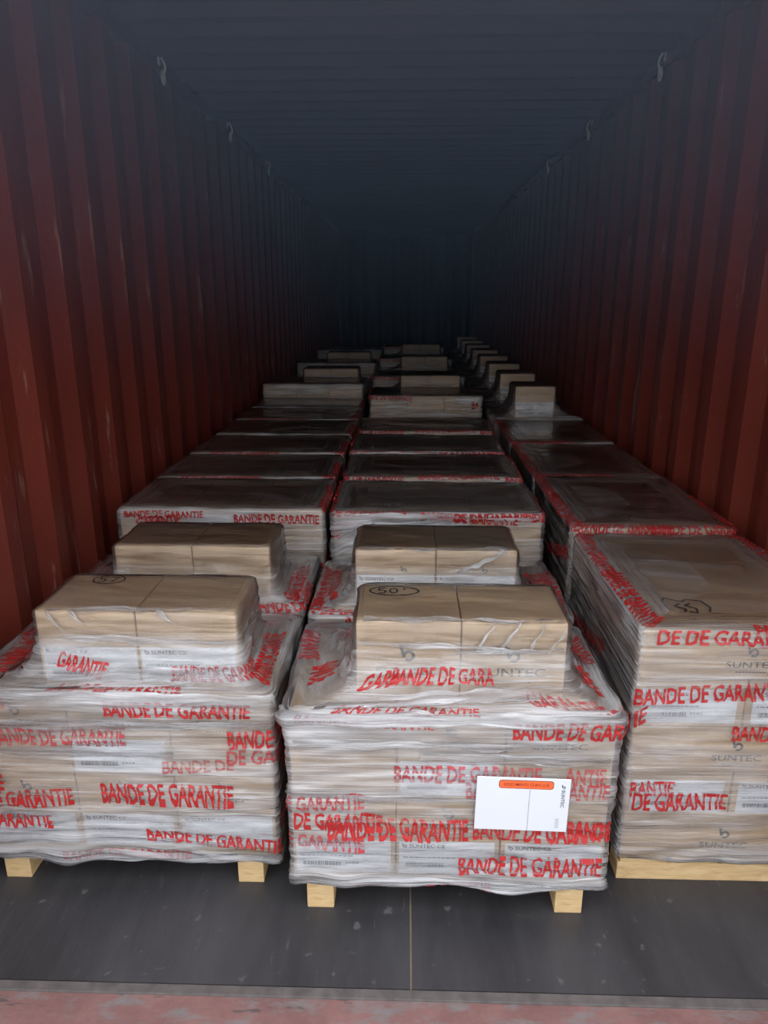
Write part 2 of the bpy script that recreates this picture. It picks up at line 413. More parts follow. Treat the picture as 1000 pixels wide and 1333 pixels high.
def marker_mesh(word, oval=True, size=0.04, wide=0.0045, seed=0):
    rnd = random.Random(seed); bm = bmesh.new()
    def ribbon(pts):
        fine = []
        for a, b in zip(pts, pts[1:]):
            for k in range(4): fine.append((a[0] + (b[0]-a[0])*k/4, a[1] + (b[1]-a[1])*k/4))
        fine.append(pts[-1]); prev = None
        for i, p in enumerate(fine):
            a = Vector((*fine[max(i-1, 0)], 0)); b = Vector((*fine[min(i+1, len(fine)-1)], 0)); d = (b - a).normalized()
            nrm = Vector((-d.y, d.x, 0)) * wide / 2 * (0.8 + 0.4 * rnd.random())
            c = Vector((p[0], p[1], 0)); cur = (bm.verts.new(c + nrm), bm.verts.new(c - nrm))
            if prev: bm.faces.new((prev[0], prev[1], cur[1], cur[0]))
            prev = cur
    x = -size * 0.75 * len(word) / 2
    for ch in word:
        for st in STROKES[ch]: ribbon([(x + a * size * 0.62, (b - 0.5) * size * 0.9) for a, b in st])
        x += size * 0.78
    if oval:
        rx, ry = size * 0.55 * len(word), size * 0.78
        ribbon([(rx * cos(2*pi*k/22 + .4) * (1 + .04*rnd.random()), ry * sin(2*pi*k/22 + .4) * (1 + .05*rnd.random())) for k in range(25)])
    bmesh.ops.recalc_face_normals(bm, faces=bm.faces[:])
    return mesh_from(bm, 'marker_writing', M_MARK)

# ------------------------------------------------------------------ stretch film as a surface P(s, v)
class Film:
    """s runs round the load (0 at the front left corner, to the right), v runs up and over it, both in metres"""
    def __init__(self, w, d, keys, seed, amp=1.0, side=0.0):
        self.w, self.d, self.keys, self.seed, self.amp = w, d, keys, seed * 7.31, amp
        self.per = 2 * (w + d); self.side = side
        self.vcap = min(k[0] for k in keys if k[8] <= 0.5)
    def rect(self, v):
        K = self.keys
        if v <= K[0][0]: return K[0]
        for a, b in zip(K, K[1:]):
            if v <= b[0]:
                t = (v - a[0]) / (b[0] - a[0])
                return [p + (q - p) * t for p, q in zip(a, b)]
        return K[-1]
    def raw(self, s, v):
        _, x0, x1, y0, y1, z, r, hz, rough = self.rect(v)
        s = s % self.per; w, d = self.w, self.d
        if s < w: p = Vector((x0 + (x1-x0) * s / w, y0, 0)); n = Vector((0,-1,0)); e = min(s, w - s)
        elif s < w + d: t = (s - w) / d; p = Vector((x1, y0 + (y1-y0)*t, 0)); n = Vector((1,0,0)); e = min(s - w, w + d - s)
        elif s < 2*w + d: t = (s - w - d) / w; p = Vector((x1 - (x1-x0)*t, y1, 0)); n = Vector((0,1,0)); e = min(s - w - d, 2*w + d - s)
        else: t = (s - 2*w - d) / d; p = Vector((x0, y1 - (y1-y0)*t, 0)); n = Vector((-1,0,0)); e = min(s - 2*w - d, self.per - s)
        r = min(r, (x1-x0)*0.45, (y1-y0)*0.45)
        q = Vector((min(max(p.x, x0+r), x1-r), min(max(p.y, y0+r), y1-r), 0)); dv = p - q
        if dv.length > 1e-6: p = q + dv.normalized() * r; n = dv.normalized()
        sd = self.seed
        # closed noise domain round the load
        a = 2 * pi * s / self.per; R = self.per / (2 * pi)
        cx, cy = cos(a) * R, sin(a) * R
        k1 = noise.noise(Vector((cx*3.0 + sd, cy*3.0, v*38 + k_diag(s, v))))
        k2 = noise.noise(Vector((cx*6.5, cy*6.5 + sd, v*95)))
        k3 = noise.noise(Vector((cx*9 + sd, cy*9, v*9)))
        ridge = (1 - min(1, abs(k1) * 3.2))
        disp = (0.0045 * ridge + 0.0022 * (0.5 + k2) + 0.003 * (0.5 + k3)) * self.amp * rough
        p = p + n * disp
        p.z = z + disp * (0.8 if z > 0.25 else -0.8) * (1.0 if v > self.keys[0][0] + .1 else (1.5 * (0.5 + k3)))
        return p, n, hz * (1 + self.side * max(0, -n.x)) * (0.75 + 0.5 * (0.5 + k3))  # side whitens left-facing film to stand for light grazing it
    def P(self, s, v): return self.raw(s, v)[0]
    def off(self, s, v, o):
        e = 0.004
        du = self.P(s + e, v) - self.P(s - e, v); dv = self.P(s, v + e) - self.P(s, v - e)
        n = du.cross(dv)
        if n.length < 1e-9: n = self.raw(s, v)[1]
        return self.P(s, v) + n.normalized() * o
    def mesh(self, ds=0.016, dvv=0.011):
        v0, v1 = self.keys[0][0], self.keys[-1][0]
        nu = int(self.per / ds); nv = int((v1 - v0) / dvv)
        me = bpy.data.meshes.new('stretch_film'); V = []; hz = []
        for j in range(nv + 1):
            v = v0 + (v1 - v0) * j / nv
            for i in range(nu):
                p, _, h = self.raw(self.per * i / nu, v); V.append(p); hz.append(h)
        F = []; UV = []
        for j in range(nv):
            for i in range(nu):
                i2 = (i + 1) % nu
                F.append((j*nu + i, j*nu + i2, (j+1)*nu + i2, (j+1)*nu + i))
                ua, ub = self.per * i / nu + self.seed, self.per * (i + 1) / nu + self.seed
                va, vb = v0 + (v1-v0)*j/nv, v0 + (v1-v0)*(j+1)/nv
                if va >= self.vcap:
                    for q in F[-1]: UV += [V[q].x * 0.8 + self.seed, V[q].y * 0.10 + V[q].x * 0.02]
                else: UV += [ua, va, ub, va, ub, vb, ua, vb]
        me.from_pydata(V, [], F)
        uvl = me.uv_layers.new(name='UVMap'); uvl.data.foreach_set('uv', UV)
        at = me.attributes.new('film_layers_and_light', 'FLOAT', 'POINT'); at.data.foreach_set('value', hz)
        me.materials.append(M_FILM)
        return smooth(me)
    def band(self, s0, s1, lo, hi, hz=0.8, o=0.003):
        """a gathered strip of film, or a white crease highlight, lying over the wrap; lo/hi = (v at s0, v at s1)"""
        nu, nv = int((s1 - s0) / 0.012), 8; me = bpy.data.meshes.new('film_strip'); V = []; UV = []; F = []; H = []
        for j in range(nv + 1):
            for i in range(nu + 1):
                t = i / nu; a = lo[0] + (lo[1] - lo[0]) * t + 0.010 * noise.noise(Vector((t * 6, self.seed, 1))); b = hi[0] + (hi[1] - hi[0]) * t + 0.010 * noise.noise(Vector((t * 6, self.seed, 5)))
                s = s0 + (s1 - s0) * t; v = a + (b - a) * j / nv
                V.append(self.off(s, v, o + 0.004 * abs(noise.noise(Vector((s * 9, v * 120, self.seed))))))
                H.append(hz * (0.7 + 0.6 * noise.noise(Vector((s * 7, v * 50, self.seed + 3)))) * (0.35 + 0.65 * min(1, 3 * min(t, 1 - t))))
        for j in range(nv):
            for i in range(nu):
                a = j * (nu + 1) + i; F.append((a, a + 1, a + nu + 2, a + nu + 1))
                for q in F[-1]: UV += [s0 + (s1 - s0) * (q % (nu + 1)) / nu + self.seed * 3, 0.7 * (q // (nu + 1)) / nv * 0.1]
        me.from_pydata(V, [], F)
        me.uv_layers.new(name='UVMap').data.foreach_set('uv', UV)
        me.attributes.new('film_layers_and_light', 'FLOAT', 'POINT').data.foreach_set('value', H)
        me.materials.append(M_FILM); return smooth(me)
    def text(self, body, s0, v0, L, h, slope=0.0, faded=False, wob=0.004, o=0.0016, bold=0.028, curve=0.0):
        """printed words following the film; slope = rise along the words, curve = sag in their middle"""
        vs, fs = text_geo(body, bold)
        bm = bmesh.new(); nv = [bm.verts.new(v) for v in vs]
        for f in fs:
            try: bm.faces.new([nv[i] for i in f])
            except ValueError: pass
        n = max(3, int(L / 0.022))
        for i in range(1, n):
            bmesh.ops.bisect_plane(bm, geom=bm.verts[:] + bm.edges[:] + bm.faces[:], plane_co=(i / n, 0, 0), plane_no=(1, 0, 0))
        m = max(2, int(h / 0.010))
        for i in range(1, m):
            bmesh.ops.bisect_plane(bm, geom=bm.verts[:] + bm.edges[:] + bm.faces[:], plane_co=(0, i / m, 0), plane_no=(0, 1, 0))
        sd = self.seed + s0 * 11
        for v in bm.verts:
            tx, ty = v.co.x, v.co.y
            s = s0 + tx * L + 0.10 * h * noise.noise(Vector((sd, ty * 3, tx * 5)))
            vv = v0 + ty * h * (1 + 0.12 * noise.noise(Vector((tx * 4, sd, 1)))) + slope * tx + curve * 4 * tx * (1 - tx) + wob * noise.noise(Vector((tx * 5 + sd, ty * 0.8, 3)))
            v.co = self.off(s, vv, o)
        return mesh_from(bm, 'tape_print', M_REDF if faded else M_RED)
def k_diag(s, v): return 1.6 * noise.noise(Vector((s * 1.7, v * 3, 9)))

def keys_flat(w, d, top, hem, h_body=0.3, h_top=0.10, ext=0.006):
    """film over a flat-topped load; front at y=0"""
    K = []
    def k(v, e, z, r, hz, rough=1.0): K.append((v, -w/2 - e, w/2 + e, -e, d + e, z, r, hz, rough))
    k(hem - 0.035, -0.035, hem - 0.004, 0.02, 0.55, 1.6)
    k(hem, ext, hem + 0.004, 0.012, 0.55, 1.2)
    k(hem + 0.04, ext * 0.8, hem + 0.04, 0.01, h_body * 1.15)
    k(top - 0.06, ext * 0.8, top - 0.06, 0.01, h_body)
    k(top - 0.006, ext, top - 0.004, 0.012, h_body * 1.3)
    k(top + 0.012, ext - 0.010, top + 0.004, 0.012, h_body * 1.3, 0.8)
    k(top + 0.06, -0.05, top + 0.006, 0.012, h_top * 1.35, 0.7)
    k(top + 0.10, -0.10, top + 0.005, 0.012, h_top, 0.12)
    k(top + min(w, d) * 0.5, -min(w, d) * 0.5, top + 0.004, 0.0, h_top, 0.12)
    return K
def keys_box(w, d, top, hem, bx, box_top, h_body=0.4, h_top=0.06, ext=0.007):
    """film over a load that carries boxes bx = (x0, x1, y0, y1) on its top"""
    K = []
    def k(v, e, z, r, hz, rough=1.0): K.append((v, -w/2 - e, w/2 + e, -e, d + e, z, r, hz, rough))
    def b(v, t, e, z, r, hz, rough=1.0):   # t=0 block outline, t=1 box outline
        K.append((v, -w/2*(1-t) + (bx[0]-e)*t, w/2*(1-t) + (bx[1]+e)*t, (bx[2]-e)*t, d*(1-t) + (bx[3]+e)*t, z, r, hz, rough))
    k(hem - 0.035, -0.035, hem - 0.004, 0.02, 0.55, 1.6)
    k(hem, ext, hem + 0.004, 0.012, 0.6, 1.3)
    k(hem + 0.04, ext * 0.8, hem + 0.04, 0.01, h_body)
    k(top - 0.09, ext * 0.8, top - 0.09, 0.012, h_body)
    k(top - 0.012, ext + 0.006, top - 0.004, 0.016, h_body * 1.5, 1.3)
    k(top + 0.010, ext - 0.006, top + 0.010, 0.02, h_body * 1.6, 1.5)
    H = box_top - top
    b(top + 0.040, 0.40, 0.006, top + 0.016, 0.03, h_body * 1.0, 1.8)
    b(top + 0.070, 0.80, 0.008, top + 0.22 * H, 0.03, h_body * 1.1, 1.8)
    b(top + 0.110, 0.97, 0.008, top + 0.42 * H, 0.025, h_body * 1.1, 1.4)
    b(top + 0.150, 1.0, 0.006, top + 0.62 * H, 0.02, h_body * 0.75, 1.0)
    b(top + 0.175, 1.0, 0.005, top + 0.75 * H, 0.015, h_top * 1.4, 0.7)
    b(top + 0.215, 1.0, 0.005, top + 0.97 * H, 0.015, h_top * 1.3, 0.6)
    b(top + 0.230, 1.0, -0.008, box_top + 0.005, 0.015, h_top, 0.3)
    dd = min(bx[3] - bx[2], bx[1] - bx[0]) * 0.5
    b(top + 0.230 + dd, 1.0, -dd, box_top + 0.004, 0.0, h_top, 0.1)
    return K

# ------------------------------------------------------------------ cartons and pallets
_cm = {}
def carton_mesh(w, d, h):
    key = (round(w, 3), round(d, 3), round(h, 3))
    if key not in _cm:
        bm = bmesh.new(); bm_box(bm, -w/2 + .001, w/2 - .001, .001, d - .001, 0, h - .0008)
        bmesh.ops.bevel(bm, geom=bm.edges[:], offset=min(0.004, h * 0.04), segments=2, affect='EDGES', profile=0.5)
        # the meeting flaps show as a shallow groove along the top
        for f in bm.faces: f.smooth = False
        _cm[key] = mesh_from(bm, 'carton', M_KRAFT)
    return _cm[key]
def carton(parent, x, y, z, w, d, h, face=None, rnd=random):
    """x = centre, y = front, z = underside; face: 'label', 'logo', 'big', 'both' or None"""
    c = obj('carton', carton_mesh(w, d, h), parent, (x, y, z))
    if face in ('label', 'both'):
        obj('shipping_label', rnd.choice(LABELS), c, (rnd.uniform(-.003, .003), 0.0006, h * 0.08))['label'] = 'white printed shipping label'
    if face == 'logo': obj('printed_logo', LOGO, c, (0, 0.0004, h * 0.25))
    if face == 'big': obj('printed_logo', LOGO_BIG, c, (0, 0.0004, h * 0.30))
    if face == 'both': obj('printed_logo', LOGO_BIG, c, (0, 0.0004, h * 0.56))
    return c
BOARDS = {}
def pallet_base(root, w, d, h, across):
    """two runners under five deck boards; across=True: runners lie parallel to the front"""
    key = (w, d, h, across)
    if key not in BOARDS:
        t = 0.018
        if not across:
            rm = box_mesh('runner', -0.033, 0.033, 0.006, d - 0.006, 0, h - t, M_WOOD, 0.003)
            bmh = box_mesh('deck_board', -w/2, w/2, 0, d / 5 - 0.012, h - t, h, M_WOOD, 0.002)
            BOARDS[key] = (rm, [(-w/2 + 0.062, 0, 0), (w/2 - 0.072, 0, 0)], bmh, [(0, d / 5 * k + 0.006, 0) for k in range(5)])
        else:
            rm = box_mesh('runner', -w/2, w/2, 0, 0.066, 0, h - t, M_WOOD, 0.003)
            bmh = box_mesh('deck_board', 0, w / 4 - 0.012, 0, d, h - t, h, M_WOOD, 0.002)
            BOARDS[key] = (rm, [(0, 0, 0), (0, d - 0.066, 0)], bmh, [(-w/2 + w / 4 * k + 0.006, 0, 0) for k in range(4)])
    rm, rl, bmh, bl = BOARDS[key]
    for p in rl: obj('runner', rm, root, p)
    for p in bl: obj('deck_board', bmh, root, p)

def pallet(xc, y, label, group):
    e = bpy.data.objects.new('wrapped_pallet', None); e.empty_display_size = 0.1; e.location = (xc, y, 0)
    COL.objects.link(e)
    e['label'] = label; e['category'] = 'pallet'; e['group'] = group
    return e
def load_wide(root, layers, top, base=0.105, w=0.738, d=0.44, seed=0, faces=True):
    rnd = random.Random(seed); lh = (top - base) / layers
    cw = w / 3; cd = d / 2
    pallet_base(root, w, d, base, False)
    for L in range(layers):
        for i in range(3):
            for j in range(2):
                f = None
                if faces and j == 0: f = 'logo' if L % 2 else ('label' if L == 0 or i == 1 else None)
                carton(root, -w/2 + cw * (i + .5) + rnd.uniform(-.001, .001), cd * j + (rnd.uniform(0, .003) if j == 0 else 0), base + lh * L, cw, cd - .002, lh, f, rnd)
def load_narrow(root, top, base=0.07, w=0.52, d=0.685, layers=5, seed=0, faces=True):
    rnd = random.Random(seed); lh = (top - base) / layers; cd = d / 3
    pallet_base(root, w, d, base, True)
    for L in range(layers):
        wide = L % 2 == 0
        for j in range(3):
            for i in range(1 if wide else 2):
                cw = w if wide else w / 2
                f = None
                if faces and j == 0: f = 'logo' if wide else 'label'
                carton(root, -w/2 + cw * (i + .5), cd * j + (rnd.uniform(0, .003) if j == 0 else 0), base + lh * L, cw, cd - .002, lh, f, rnd)
def copy_pallet(src, xc, y, label, group):
    r = src.copy(); COL.objects.link(r); r.location = (xc, y, 0); r['label'] = label; r['group'] = group
    for ch in src.children:
        c = ch.copy(); COL.objects.link(c); c.parent = r
        for g in ch.children:
            k = g.copy(); COL.objects.link(k); k.parent = c
    return r

BDG = 'BANDE DE GARANTIE'
G_MID, G_WIDE, G_NAR = 'wrapped pallets in the middle row', 'wide wrapped pallets along the wall', 'narrow wrapped pallets along the wall'
XM, XL, XR = 0.111, -0.680, 0.815
W, D = 0.738, 0.44

def film_with(root, film, texts, ds=0.016, dvv=0.011, bands=()):
    fo = obj('stretch_film', film.mesh(ds, dvv), root)
    fo['label'] = 'clear wrinkled stretch film with red printed tape'
    for t in texts:
        obj('tape_print', film.text(*t[0], **t[1]), fo)
    for q in bands: obj('film_strip', film.band(*q), fo)
    return fo
def T(*a, **k): return (a, k)

# ---- front pallet of the middle row
root = pallet(XM, 1.43, 'wrapped carton pallet with two boxes on top and white document pouch on its front', G_MID)
load_wide(root, 4, 0.545, seed=1)
bx = (-0.218, 0.262, 0.075, 0.295)
cs = [carton(root, -0.218 + 0.12 + 0.24 * i, 0.075, 0.546, 0.24, 0.22, 0.195, 'big') for i in range(2)]
obj('marker_writing', marker_mesh("50'", True, 0.036, 0.0045, 1), cs[0], (-0.035, 0.175, 0.1952))
F = Film(W, D, keys_box(W, D, 0.545, 0.085, bx, 0.741, 0.33, 0.05), 1)
film_with(root, F, [
    T(BDG, 0.243, 0.375, 0.330, 0.046, faded=True),
    T(BDG, 0.405, 0.335, 0.320, 0.044, faded=True),
    T('ANTIE', 0.625, 0.375, 0.090, 0.044, faded=True),
    T(BDG, 0.090, 0.222, 0.325, 0.055),
    T(BDG, 0.425, 0.225, 0.325, 0.050),
    T('BANDE DE', 0.640, 0.228, 0.150, 0.050),
    T(BDG, 0.395, 0.128, 0.330, 0.053),
    T(BDG, 0.150, 0.085, 0.320, 0.022, faded=True),
    T('DE GARANTIE', 0.012, 0.245, 0.205, 0.042),
    T('E GARANTIE', -0.005, 0.288, 0.180, 0.042, 0.012, faded=True),
    T('E GARANTIE', -0.005, 0.195, 0.180, 0.040, -0.008, faded=True),
    T(BDG, 0.500, 0.490, 0.325, 0.042),
    T(BDG, 0.100, 0.548, 0.330, 0.024, -0.004),
    T(BDG, 0.030, 0.520, 0.300, 0.024, -0.012, faded=True),
    T('BANDE DE GARA', 0.150, 0.615, 0.330, 0.040, 0.004),
    T('GARA', 0.070, 0.600, 0.110, 0.038, 0.016),
    T('GARANTIE', 0.560, 0.575, 0.180, 0.034, -0.02, faded=True),
    T('BANDE', 0.790, 0.570, 0.120, 0.040, 0.01), T('GARANTIE', 0.960, 0.555, 0.170, 0.040, 0.01),
    T(BDG, 0.762, 0.400, 0.330, 0.044),
    T('BANDE', -0.190, 0.575, 0.105, 0.036, 0.0), T('GARANTIE', -0.400, 0.552, 0.170, 0.030, 0.0, faded=True),
    T(BDG, -0.360, 0.420, 0.330, 0.044),
    T(BDG, -0.420, 0.240, 0.330, 0.044, faded=True),
    T(BDG, 0.780, 0.215, 0.330, 0.044)], 0.012, 0.008, [
    (-0.02, 0.76, (0.515, 0.525), (0.545, 0.560), 0.75), (0.05, 0.70, (0.558, 0.600), (0.590, 0.625), 0.5), (0.02, 0.62, (0.462, 0.470), (0.478, 0.485), 0.5),
    (0.0, 0.75, (0.330, 0.318), (0.342, 0.332), 0.4), (0.0, 0.74, (0.088, 0.092), (0.112, 0.108), 0.6), (0.30, 0.72, (0.436, 0.425), (0.455, 0.450), 0.45),
    (0.42, 0.49, (0.700, 0.768), (0.706, 0.776), 0.9), (0.50, 0.57, (0.700, 0.764), (0.707, 0.773), 0.8), (0.60, 0.65, (0.705, 0.760), (0.711, 0.768), 0.8), (0.66, 0.72, (0.695, 0.750), (0.700, 0.757), 0.8),  # thin strips here and below are whitened crease highlights
    (0.02, 0.72, (0.766, 0.768), (0.772, 0.774), 0.5), (0.02, 0.72, (0.712, 0.695), (0.720, 0.706), 0.7), (0.35, 0.73, (0.690, 0.705), (0.700, 0.712), 0.7)])
# the document pouch on its front
bm = bmesh.new(); bm_box(bm, -0.106, 0.106, -0.003, 0, 0, 0.140)
bmesh.ops.bevel(bm, geom=bm.edges[:], offset=0.0008, segments=1, affect='EDGES')
p = obj('document_pouch', mesh_from(bm, 'document_pouch', M_POUCH), root, (0.163, -0.018, 0.262))
p.rotation_euler = (radians(-1), radians(1.2), 0); p['label'] = 'white document pouch with orange header strip'
bm = bmesh.new()
def rrect(bm, x0, x1, z0, z1, r, y, mi):
    pts = []
    for cx, cz, a0 in ((x1-r, z1-r, 0), (x0+r, z1-r, 90), (x0+r, z0+r, 180), (x1-r, z0+r, 270)):
        for k in range(5): a = radians(a0 + 22.5*k); pts.append(bm.verts.new((cx + r*cos(a), y, cz + r*sin(a))))
    bm.faces.new(pts[::-1]).material_index = mi
rrect(bm, -0.056, 0.068, 0.112, 0.134, 0.007, -0.0034, 1); rrect(bm, -0.0545, 0.0665, 0.1135, 0.1325, 0.006, -0.0037, 0)
add_text(bm, 'DOCUMENTS CI-INCLUS', -0.045, 0.119, 0.102, 0.008, -0.0040, 1)
obj('header_strip', mesh_from(bm, 'header_strip', M_ORANGE, M_DKRED), p)['label'] = 'orange printed strip'
bm = bmesh.new(); add_text(bm, 'SUNTEC', 0.0865, 0.112, 0.046, 0.008, -0.0036, 0, radians(-90)); add_logo(bm, 0.0855, 0.115, 0.011, -0.0036, 0)
obj('printed_logo', mesh_from(bm, 'printed_logo', M_INK), p)
bm = bmesh.new(); add_rect(bm, 0.0145, 0.0158, 0.002, 0.110, -0.0035, 0); obj('fold_line', mesh_from(bm, 'fold_line', M_INKP), p)
bm = bmesh.new(); add_rect(bm, 0.078, 0.086, 0.010, 0.036, -0.0036, 0); obj('pale_stamp', mesh_from(bm, 'pale_stamp', M_STAMP), p)

# ---- front pallet of the wide wall row
root = pallet(XL, 1.505, 'wrapped wide pallet by the wall, two labelled boxes on top, nearest the door', G_WIDE)
load_wide(root, 4, 0.535, seed=2)
bx = (-0.188, 0.290, 0.045, 0.275)
cs = [carton(root, -0.188 + 0.1195 + 0.239 * i, 0.045, 0.536, 0.239, 0.23, 0.20, 'label') for i in range(2)]
obj('marker_writing', marker_mesh("57", True, 0.036, 0.004, 2), cs[0], (-0.015, 0.195, 0.2002))
F = Film(W, D, keys_box(W, D, 0.535, 0.075, bx, 0.736, 0.34, 0.05), 2)
def sx(x): return x - (XL - W/2)
film_with(root, F, [
    T(BDG, 0.348, 0.483, 0.335, 0.038),
    T(BDG, 0.068, 0.402, 0.322, 0.050, 0.004, faded=True),
    T(BDG, 0.630, 0.402, 0.330, 0.046, 0.016),
    T('DE GARANTIE', 0.625, 0.355, 0.250, 0.042, 0.018, faded=True),
    T('BANDE DE', 0.470, 0.330, 0.170, 0.034, 0.012, faded=True),
    T(BDG, 0.315, 0.245, 0.320, 0.056),
    T('RANTIE', -0.050, 0.275, 0.130, 0.045),
    T('E DE GARANTIE', 0.000, 0.228, 0.245, 0.042, 0.016),
    T('E GARANTIE', 0.000, 0.175, 0.185, 0.042),
    T(BDG, 0.415, 0.145, 0.335, 0.036, -0.034),
    T(BDG, 0.200, 0.088, 0.320, 0.024),
    T('GARANTIE', 0.105, 0.620, 0.175, 0.040, -0.030),
    T(BDG, 0.190, 0.552, 0.340, 0.032, -0.006),
    T('BANDE DE GARANTIE', 0.500, 0.588, 0.320, 0.038, 0.004),
    T(BDG, -0.02, 0.50, 0.14, 0.028, faded=True),
    T(BDG, 0.760, 0.560, 0.330, 0.044),
    T(BDG, 0.800, 0.300, 0.330, 0.046, 0.01),
    T(BDG, 0.760, 0.160, 0.330, 0.044, faded=True),
    T(BDG, -0.400, 0.555, 0.330, 0.044)], 0.012, 0.008, [
    (-0.02, 0.74, (0.515, 0.508), (0.555, 0.540), 0.7), (0.05, 0.72, (0.556, 0.585), (0.600, 0.630), 0.45), (0.05, 0.73, (0.450, 0.455), (0.472, 0.476), 0.5), (0.02, 0.5, (0.385, 0.372), (0.400, 0.390), 0.4),
    (0.0, 0.74, (0.078, 0.082), (0.110, 0.102), 0.55),
    (0.05, 0.12, (0.755, 0.700), (0.763, 0.706), 0.8), (0.13, 0.20, (0.758, 0.715), (0.765, 0.720), 0.7), (0.45, 0.52, (0.756, 0.720), (0.763, 0.726), 0.7), (0.02, 0.72, (0.690, 0.680), (0.702, 0.690), 0.8), (0.02, 0.72, (0.757, 0.757), (0.762, 0.762), 0.4)])  # thin white strips stand in for highlights on the box creases

# ---- second pallets with boxes on top
root = pallet(XM, 1.945, 'wrapped pallet behind the pouch pallet, two plain boxes with white labels on top', G_MID)
load_wide(root, 4, 0.545, seed=3)
bx = (-0.252, 0.220, 0.05, 0.28)
cs = [carton(root, -0.252 + 0.118 + 0.236 * i, 0.05, 0.546, 0.236, 0.23, 0.19, None) for i in range(2)]
for c in cs:
    obj('shipping_label', LABELS[0], c, (0.0, 0.0006, 0.020)); obj('printed_logo', BIRD, c, (0.015, 0.0004, 0.118))
F = Film(W, D, keys_box(W, D, 0.545, 0.085, bx, 0.736, 0.30, 0.04), 3)
film_with(root, F, [
    T(BDG, -0.36, 0.556, 0.33, 0.05), T(BDG, 0.75, 0.556, 0.33, 0.05), T(BDG, 0.1, 0.50, 0.33, 0.042),
    T(BDG, 0.4, 0.40, 0.33, 0.042), T(BDG, -0.38, 0.42, 0.33, 0.042), T(BDG, 0.76, 0.36, 0.33, 0.042), T(BDG, -0.10, 0.548, 0.33, 0.03)], bands=[(0.46, 0.68, (0.690, 0.757), (0.704, 0.772), 0.9), (0.02, 0.70, (0.765, 0.766), (0.771, 0.772), 0.4)])  # white strips painted as highlights along the film creases
root = pallet(XL, 1.995, 'wrapped wide pallet by the wall, two bare brown boxes on top, second from the door', G_WIDE)
load_wide(root, 4, 0.545, seed=4, d=0.44)
bx = (-0.178, 0.286, 0.02, 0.25)
cs = [carton(root, -0.178 + 0.116 + 0.232 * i, 0.02, 0.546, 0.232, 0.23, 0.187, None) for i in range(2)]
F = Film(W, 0.44, keys_box(W, 0.44, 0.545, 0.085, bx, 0.733, 0.32, 0.04), 4)
film_with(root, F, [
    T(BDG, 0.60, 0.53, 0.33, 0.046), T(BDG, 0.76, 0.40, 0.33, 0.046), T(BDG, 0.1, 0.5, 0.33, 0.042), T(BDG, -0.38, 0.42, 0.33, 0.042), T(BDG, 0.755, 0.565, 0.33, 0.045)])

# ---- third pallets, flat tops, front faces in view
def flat_wide(xc, y, label, group, seed, texts, top=0.705, layers=5, faces=True, hb=0.28, d=D, ds=0.018, dvv=0.012, bands=()):
    root = pallet(xc, y, label, group)
    load_wide(root, layers, top, seed=seed, faces=faces, d=d)
    film_with(root, Film(W, d, keys_flat(W, d, top, 0.085, hb, 0.13), seed), texts, ds, dvv, bands)
    return root
def rim(top, n=4, seed=0):
    r = random.Random(seed); out = []
    for k in range(n):
        out.append(T(BDG, -0.42 + k * 0.36 + r.uniform(-.03, .03), top - r.uniform(0.0, 0.035), 0.335, 0.036, r.uniform(-.02, .02)))
    return out
m3 = flat_wide(XM + 0.008, 2.46, 'flat wrapped pallet with white gathered film on its front corner, third in middle row', G_MID, 5,
    rim(0.705, 4, 1) + [T('DE DE', -0.02, 0.60, 0.13, 0.055, 0.03), T(BDG, 0.62, 0.49, 0.33, 0.045), T(BDG, 0.35, 0.676, 0.36, 0.03), T(BDG, 0.2, 0.42, 0.33, 0.045)],
    bands=[(-0.03, 0.42, (0.62, 0.675), (0.700, 0.705), 1.0), (-0.02, 0.16, (0.53, 0.60), (0.60, 0.69), 0.9)])
obj('marker_writing', marker_mesh("58", True, 0.04, 0.0045, 5), m3, (-0.17, 0.10, 0.7062))
l3 = flat_wide(XL + 0.022, 2.488, 'flat wrapped wide pallet by the wall, red lettering under its top edge', G_WIDE, 6,
    [T(BDG, 0.42, 0.655, 0.30, 0.032), T('GARANTIE', 0.07, 0.640, 0.16, 0.032, 0.012), T(BDG, 0.03, 0.672, 0.28, 0.026), T(BDG, 0.5, 0.47, 0.33, 0.04), T(BDG, 0.74, 0.69, 0.33, 0.045), T(BDG, 0.76, 0.5, 0.33, 0.045)])

# ---- narrow pallets along the other wall
def flat_narrow(y, label, seed, texts, top=0.705, faces=True, hb=0.2, ds=0.018, dvv=0.012):
    root = pallet(XR, y, label, G_NAR)
    load_narrow(root, top, seed=seed, faces=faces)
    film_with(root, Film(0.52, 0.685, keys_flat(0.52, 0.685, top, 0.068, hb, 0.09, 0.005), seed, side=1.5), texts, ds, dvv)  # side paints extra brightness into the left face
    return root
r1 = flat_narrow(1.55, 'tall narrow wrapped pallet nearest the door with black scribble on its flat top', 8, [
    T('DE DE GARANTIE', 0.035, 0.668, 0.33, 0.038, -0.004), T(BDG, 0.255, 0.700, 0.33, 0.034), T(BDG, 0.000, 0.508, 0.345, 0.046, 0.022),
    T(BDG, 0.235, 0.415, 0.33, 0.042), T('RANTIE', 0.012, 0.255, 0.105, 0.042, 0.004), T('DE GARANTIE', 0.020, 0.222, 0.228, 0.046),
    T(BDG, -0.34, 0.700, 0.36, 0.050, 0.012), T(BDG, -0.70, 0.700, 0.36, 0.050), T(BDG, -0.34, 0.725, 0.36, 0.04), T(BDG, -0.30, 0.225, 0.33, 0.045, 0.24), T(BDG, -0.60, 0.43, 0.33, 0.045, 0.06),
    T(BDG, 0.535, 0.705, 0.36, 0.05), T(BDG, 0.88, 0.705, 0.36, 0.05)], hb=0.22, ds=0.012, dvv=0.009)
